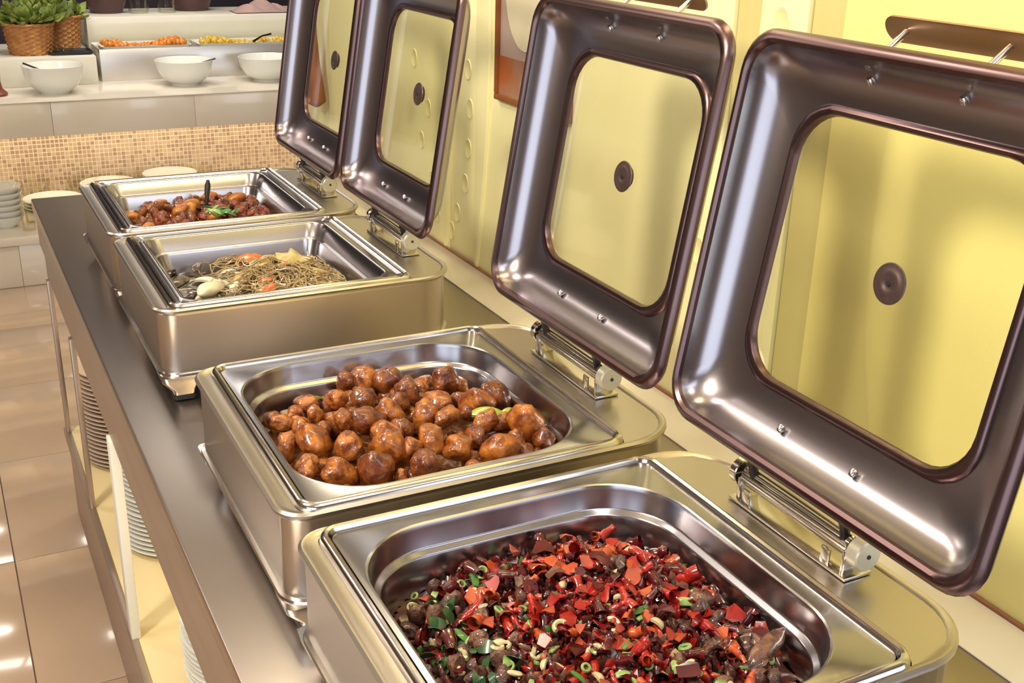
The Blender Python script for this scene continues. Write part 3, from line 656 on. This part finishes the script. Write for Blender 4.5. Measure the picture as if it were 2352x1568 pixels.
for (x, y, s) in [(.200, .26, .023), (.175, .24, .016), (.11, .09, .020), (.14, .105, .016), (.10, .16, .014), (.085, .25, .014), (.31, .31, .016), (.26, .345, .014), (.15, .33, .013), (.23, .16, .012)]:
    put('potato_chunk', random.choice(orr), (x, Y1 + y, h1(x, y) + .008), (random.uniform(-.4, .4), random.uniform(-.4, .4), random.uniform(0, 1)), s, label='orange-brown potato chunk lying on the farthest pan of stew', cat='potato', group='potato chunks in the farthest pan')
lf = [strip_mesh(.034, .010, .0008, 1.0, M['herb']), strip_mesh(.028, .008, .0008, .7, M['scallion'])]
for k in range(14):
    put('herb_sprig', lf[k % 2], (.245 + random.uniform(-.022, .022), Y1 + .165 + random.uniform(-.03, .03), .140), (random.uniform(-.8, .8), random.uniform(-.5, .5), random.uniform(0, 6)), 1, label='green herb leaf garnishing the farthest pan of stew', cat='herb', group='herb leaves in the farthest pan')
sp = empty('serving_spoon', (.235, Y1 + .262, .128), label='dark-handled spoon standing in the farthest pan of stew', cat='spoon')
bm = bmesh.new(); tube(bm, [(0, 0, .0), (.004, .006, .020), (.008, .012, .036), (.010, .014, .048)], [.003, .0055, .0065, .003], 10); link('spoon_handle', bm, M['rubber'], sp)
bm = bmesh.new(); lathe(bm, [(0, -.010), (.010, -.008), (.018, -.002), (.020, .002), (.018, .001), (0, -.006)], 20, (-.006, -.010, -.004)); link('bowl', bm, M['dark'], sp)

# ================================================================ BACK COUNTER
bc = empty('back_counter', (0.6, 4.4, FZ), label='cream marble back counter with lit mosaic recess behind the serving counter', cat='counter')
def bb(name, m, x0, x1, y0, y1, z0, z1, bev=0.0): return box(name, M[m], bc, x0 - .6, x1 - .6, y0 - 4.4, y1 - 4.4, z0 - FZ, z1 - FZ, bev)
x = -2.4
while x < 2.2:
    bb('base_panel', 'marble', x, x + .599, 4.40, 4.42, FZ, -.71, .0015); bb('front_panel', 'marble', x + .2, x + .799, 4.392, 4.412, -.247, -.103, .0015)
    x += .6
bb('core', 'marble', -2.4, 2.5, 4.42, 5.30, FZ, -.71)
bb('ledge', 'marble', -2.4, 2.5, 4.385, 5.14, -.71, -.675, .003)
bb('mosaic_backing', 'mosgrout', -2.4, 2.5, 5.14, 5.30, -.71, -.25)
bb('slab', 'marble', -2.4, 2.6, 4.385, 5.9, -.103, -.098, .002)
bb('slab_core', 'marble', -2.4, 2.6, 4.412, 5.9, -.25, -.103)
bm = bmesh.new(); step = .0205
for a in range(int(1.9 / step)):
    for b_ in range(int(.42 / step)):
        xx = -.25 + a * step - .6; zz = -.672 + b_ * step - FZ
        y_ = 5.14 - 4.4 - .003 - random.uniform(0, .0012)
        g = .0024
        vs = [bm.verts.new(p) for p in ((xx + g, y_, zz + g), (xx + step - g, y_, zz + g), (xx + step - g, y_, zz + step - g), (xx + g, y_, zz + step - g), (xx + g, 5.14 - 4.4, zz + g), (xx + step - g, 5.14 - 4.4, zz + g), (xx + step - g, 5.14 - 4.4, zz + step - g), (xx + g, 5.14 - 4.4, zz + step - g))]
        mi_ = random.randrange(3)
        for f in ((0, 1, 2, 3), (0, 4, 5, 1), (1, 5, 6, 2), (2, 6, 7, 3), (3, 7, 4, 0)): bm.faces.new([vs[i] for i in f]).material_index = mi_
mo = tag(link('mosaic_tiles', bm, M['mosaic'], bc, smooth=False), kind='stuff')
for q in ('mosaic_b', 'mosaic_c'): mo.data.materials.append(M[q])
bb('riser', 'marblew', -2.4, .455, 4.79, 5.35, -.098, .028, .003)
bb('riser', 'marblew', .47, 2.6, 5.13, 5.55, -.098, .165, .004)

# white bowls with dark spoons
def bowl(x, y, r, h, label, spoon):
    o = empty('serving_bowl', (x, y, -.098), label=label, cat='bowl', group='white bowls on the back counter')
    bm = bmesh.new(); lathe(bm, [(0, .004), (.45 * r, .0), (.50 * r, .0), (.52 * r, .008), (.75 * r, .25 * h), (.93 * r, .60 * h), (r, h), (.985 * r, h * 1.01), (.95 * r, h * .96), (.89 * r, .60 * h), (.70 * r, .28 * h), (.4 * r, .012 + .1 * h), (0, .012 + .08 * h)], 44)
    link('bowl', bm, M['china'], o)
    bm = bmesh.new(); a = spoon; d = Vector((math.cos(a), math.sin(a), 0))
    tube(bm, [tuple(d * (-.3 * r) + Vector((0, -.1 * r, h * .45))), tuple(d * (.5 * r) + Vector((0, -.2 * r, h * .85))), tuple(d * (1.05 * r) + Vector((0, -.3 * r, h * 1.06)))], [.006, .004, .0045], 8)
    link('spoon', bm, M['dark'], o)
bowl(.245, 4.60, .128, .120, 'large white bowl with dark spoon, leftmost on the back counter', 2.6)
bowl(.822, 4.67, .130, .112, 'white bowl with spoon in the middle, before the orange food box', -.05)
bowl(1.215, 4.68, .135, .112, 'white bowl with spoon at the right, half hidden by the farthest lid', .1)

# display box with two food trays
db = empty('display_box', (.48, 4.86, -.098), label='satin steel display box holding trays of orange and yellow food', cat='food display')
def d_(name, m, *a, **k): return box(name, M[m], db, *a, **k)
d_('front_panel', 'frost', 0, 1.25, 0, .006, 0, .145, .001); d_('side_panel', 'frost', 0, .006, .006, .25, 0, .145, .001); d_('side_panel', 'frost', 1.244, 1.25, .006, .25, 0, .145, .001)
d_('back_panel', 'frost', 0, 1.25, .244, .25, 0, .150, .001); d_('shelf', 'frost', .006, 1.244, .006, .244, .085, .090)
d_('sneeze_guard', 'glass', -.02, 1.27, .245, .250, .152, .235)
def tray(x0, x1, label, fm, glabel, nm):
    t = empty('food_tray', (.48 + x0, 4.872, -.006), label=label, cat='tray'); L = x1 - x0; bm = bmesh.new()
    loft(bm, [Z(rr(0, L, 0, .215, .02), .062), Z(rr(.006, L - .006, .006, .209, .018), .062), Z(rr(.014, L - .014, .014, .20, .016), .004), ], False, True)
    link('tray_body', bm, M['china'], t)
    mes = [mesh_of(nm, lump(80 + s, 2, .3, 1.5, (1.2, 1, .8), .4), M[fm]) for s in range(3)]
    for k in range(110):
        xx, yy = random.uniform(.03, L - .03), random.uniform(.03, .185)
        put(nm, random.choice(mes), (.48 + x0 + xx, 4.872 + yy, .040 + .012 * math.sin(xx / L * PI * 2.5 + 1) + random.uniform(0, .014)), rrot(), random.uniform(.012, .018), label=glabel, cat='food', group=glabel)
tray(.015, .43, 'white tray of orange food at the left of the display box', 'carrot', 'small orange food piece in the left tray of the display box', 'orange_food_piece')
tray(.46, 1.05, 'white tray of yellow food at the right of the display box', 'yellowfood', 'small yellow food piece in the right tray of the display box', 'yellow_food_piece')
bm = bmesh.new(); tube(bm, [(0, 0, 0), (.05, .02, .022), (.10, .03, .030)], [.006, .004, .005], 8)
tag(link('tongs', bm, M['dark'], None, loc=(1.22, 4.93, .055)), 'dark serving utensil lying at the right end of the yellow food tray', 'utensil')

# baskets with salad leaves
def basket(x, y, r, h, label, leaves=True):
    o = empty('wicker_basket', (x, y, .028), label=label, cat='basket', group='wicker baskets of greens')
    bm = bmesh.new(); n = 48; rows = []
    nh = 14
    for j in range(nh + 1):
        t = j / nh; R = r * (.80 + .20 * t ** .7); L = []
        for k in range(n):
            a = 2 * PI * k / n; wv = .0060 * math.cos(PI * k / 2) * (1 if (j // 1) % 2 else -1)
            L.append(((R + wv) * math.cos(a), (R + wv) * math.sin(a), h * t))
        rows.append(L)
    for j in range(nh, -1, -3):
        t = j / nh; R = r * (.80 + .20 * t ** .7) - .008
        rows.append([(R * math.cos(2 * PI * k / n), R * math.sin(2 * PI * k / n), h * t + .002) for k in range(n)])
    loft(bm, rows, True, True); link('weave', bm, M['wicker'], o)
    bm = bmesh.new()
    for q in range(2): tube(bm, [((r + .003) * math.cos(2 * PI * k / 40), (r + .003) * math.sin(2 * PI * k / 40), h + .003 * math.sin(k * 2 + q * PI)) for k in range(41)], .005, 6, False)
    link('braided_rim', bm, M['wicker'], o)
basket(.195, 4.95, .108, .135, 'round brown wicker basket of green salad leaves on the riser')
basket(-.045, 4.99, .10, .120, 'wicker basket at the left edge of the photo')
basket(.355, 5.10, .085, .150, 'darker wicker basket behind and right of the round one')
def leafm(seed, m, L=.07):
    rnd = random.Random(seed); bm = bmesh.new(); rows = []
    for i in range(7):
        t = i / 6; wv = L * .42 * math.sin(PI * min(1, t * .92 + .08)) ; z = L * .45 * t * t
        rows.append([bm.verts.new((t * L, s * wv, z + abs(s) * .012 + rnd.uniform(-.006, .006))) for s in (-1, -.5, 0, .5, 1)])
    for a, b_ in zip(rows, rows[1:]):
        for k in range(4): bm.faces.new((a[k], a[k + 1], b_[k + 1], b_[k]))
    me = mesh_of('leaf', bm, m); return me
lvs = [leafm(s, M['leaf'], random.uniform(.055, .085)) for s in range(5)] + [leafm(9, M['scallion'], .07)]
for (cx, cy_, r, n, lab, gr) in [(.20, 4.95, .085, 150, 'green salad leaf heaped in the round wicker basket', 'salad leaves in the round basket'), (-.045, 4.99, .08, 70, 'dark green salad leaf in the basket at the left edge', 'salad leaves in the left basket'), (.34, 5.10, .075, 90, 'green salad leaf in the basket behind', 'salad leaves in the rear basket')]:
    for k in range(n):
        a = random.uniform(0, 6.28); q = r * math.sqrt(random.random()); z = .028 + .135 + (.075 if n > 80 else .04) * (1 - (q / r) ** 2) * random.random() 
        put('salad_leaf', random.choice(lvs), (cx + q * math.cos(a), cy_ + q * math.sin(a), z), (random.uniform(-.6, .6), random.uniform(-1.1, .3), a + random.uniform(-.8, .8)), random.uniform(.7, 1.1), label=lab, cat='salad leaf', group=gr)
st2 = empty('serving_tray', (.36, 4.92, .028), label='black tray on the riser beside the round wicker basket', cat='tray')
bm = bmesh.new(); loft(bm, [Z(rr(-.09, .09, -.07, .07, .02), 0), Z(rr(-.095, .095, -.075, .075, .024), .014), Z(rr(-.090, .090, -.07, .07, .02), .014), Z(rr(-.085, .085, -.065, .065, .018), .004)], True, True); link('tray_body', bm, M['rubber'], st2)
bm = bmesh.new(); lathe(bm, [(0, 0), (.03, 0), (.032, .004), (.042, .028), (.040, .028), (.030, .006), (0, .005)], 24)
tag(link('small_dish', bm, M['glass'], None, loc=(.34, 4.92, .034)), 'small glass dish on the black tray beside the baskets', 'dish')
# brown pot at left edge of the slab
bm = bmesh.new(); lathe(bm, [(0, 0), (.05, 0), (.055, .01), (.035, .03), (.03, .06), (.034, .10), (.028, .10), (.024, .06), (0, .03)], 24)
tag(link('candle_holder', bm, M['redbrown'], None, loc=(.00, 4.60, -.098)), 'small red-brown stand at the left edge of the back counter slab', 'ornament')

# things on the riser top and behind
def jug(x, y, r, h, label):
    o = empty('glass_jug', (x, y, .165), label=label, cat='jug', group='glass jugs on the white riser')
    bm = bmesh.new(); lathe(bm, [(0, 0), (.8 * r, 0), (.9 * r, .01), (r, h * .4), (.85 * r, h * .75), (.9 * r, h), (.86 * r, h), (.81 * r, h * .75), (.95 * r, h * .4), (.84 * r, .014), (0, .010)], 32); link('vessel', bm, M['glass'], o)
    bm = bmesh.new(); tube(bm, [(r * .85, 0, h * .8), (r * 1.5, 0, h * .75), (r * 1.6, 0, h * .4), (r * .95, 0, h * .25)], .007, 8); link('jug_handle', bm, M['glass'], o)
jug(.745, 5.30, .055, .24, 'clear glass jug on the white riser, left one')
jug(.885, 5.30, .050, .24, 'clear glass jug on the white riser, right one')
bm = bmesh.new(); lathe(bm, [(0, 0), (.075, 0), (.10, .06), (.115, .16), (.09, .26), (.04, .32), (0, .33)], 32)
tag(link('coffee_urn', bm, M['urn'], None, loc=(.60, 5.36, .165)), 'dark purple-brown round urn left of the glass jugs', 'urn')
bm = bmesh.new(); lathe(bm, [(0, 0), (.085, 0), (.11, .06), (.115, .16), (.09, .26), (.04, .32), (0, .33)], 32)
tag(link('coffee_urn', bm, M['urn'], None, loc=(1.03, 5.42, .165)), 'dark brown round urn right of the glass jugs', 'urn')
bm = bmesh.new(); n = 20; g = [[bm.verts.new((a / n * .30, b_ / n * .16, .004 + .042 * max(0, math.sin(a / n * PI)) * math.sin(b_ / n * PI) * (1 + .5 * math.sin(a * .9 + b_ * .5)))) for b_ in range(n + 1)] for a in range(n + 1)]
for a in range(n):
    for b_ in range(n): bm.faces.new((g[a][b_], g[a + 1][b_], g[a + 1][b_ + 1], g[a][b_ + 1]))
tag(link('folded_cloth', bm, M['cloth'], None, loc=(1.20, 5.16, .165)), 'crumpled pinkish cloth on the right end of the white riser', 'cloth')

# plates, bowls and glasses on the lit ledge
def lbowl(x, y, z, r, h, name, m, label, group=None):
    bm = bmesh.new(); lathe(bm, [(0, .002), (.5 * r, 0), (.52 * r, .004), (.8 * r, .4 * h), (r, h), (.97 * r, h), (.76 * r, .44 * h), (.45 * r, .008), (0, .007)], 36)
    return tag(link(name, bm, M[m], None, loc=(x, y, z)), label, 'bowl', group)
for k in range(6): lbowl(-.030, 4.60, -.675 + k * .026, .085, .055, 'stacked_bowl', 'china', 'white bowl in the stack at the far left of the lit ledge', 'stacked white bowls on the ledge')
for (x, y, n, lab) in [(.20, 4.86, 3, 'white dish stacked on the lit ledge, left group'), (.47, 4.95, 5, 'bright white dish stacked on the lit ledge, middle group'), (.77, 4.98, 6, 'cream dish stacked on the lit ledge, right group')]:
    for k in range(n): put('serving_dish', platew_me, (x, y, -.675 + k * .016), (0, 0, 0), .98, label=lab, cat='dish', group=lab)
for (x, y, lab) in [(.060, 4.50, 'clear glass tumbler on the ledge beside the stacked bowls'), (.085, 4.62, 'clear glass tumbler behind the front tumbler on the ledge')]:
    bm = bmesh.new(); lathe(bm, [(0, 0), (.026, 0), (.028, .004), (.034, .10), (.032, .10), (.026, .008), (0, .006)], 24)
    tag(link('glass_tumbler', bm, M['glass'], None, loc=(x, y, -.675)), lab, 'glass')
for (x, y) in [(.14, 5.05), (.36, 5.06), (.60, 5.07), (.93, 5.07)]:
    bm = bmesh.new(); lathe(bm, [(0, 0), (.05, 0), (.055, .01), (.075, .09), (.072, .09), (.052, .012), (0, .010)], 28)
    tag(link('glass_bowl', bm, M['glass'], None, loc=(x, y, -.675)), 'clear glass bowl against the mosaic at the back of the ledge', 'bowl', 'glass bowls against the mosaic')

# ---------------------------------------------------------------- say where in its pan each food piece lies
for o in list(C.objects):
    g = o.get('group', '')
    for key, i in (('nearest pan', 4), ('second pan', 3), ('third pan', 2), ('farthest pan', 1)):
        if g.endswith(key):
            z = zone(o.location.x, o.location.y - DY[i]); o['label'] = o['label'] + ', ' + z; o['group'] = o['label']
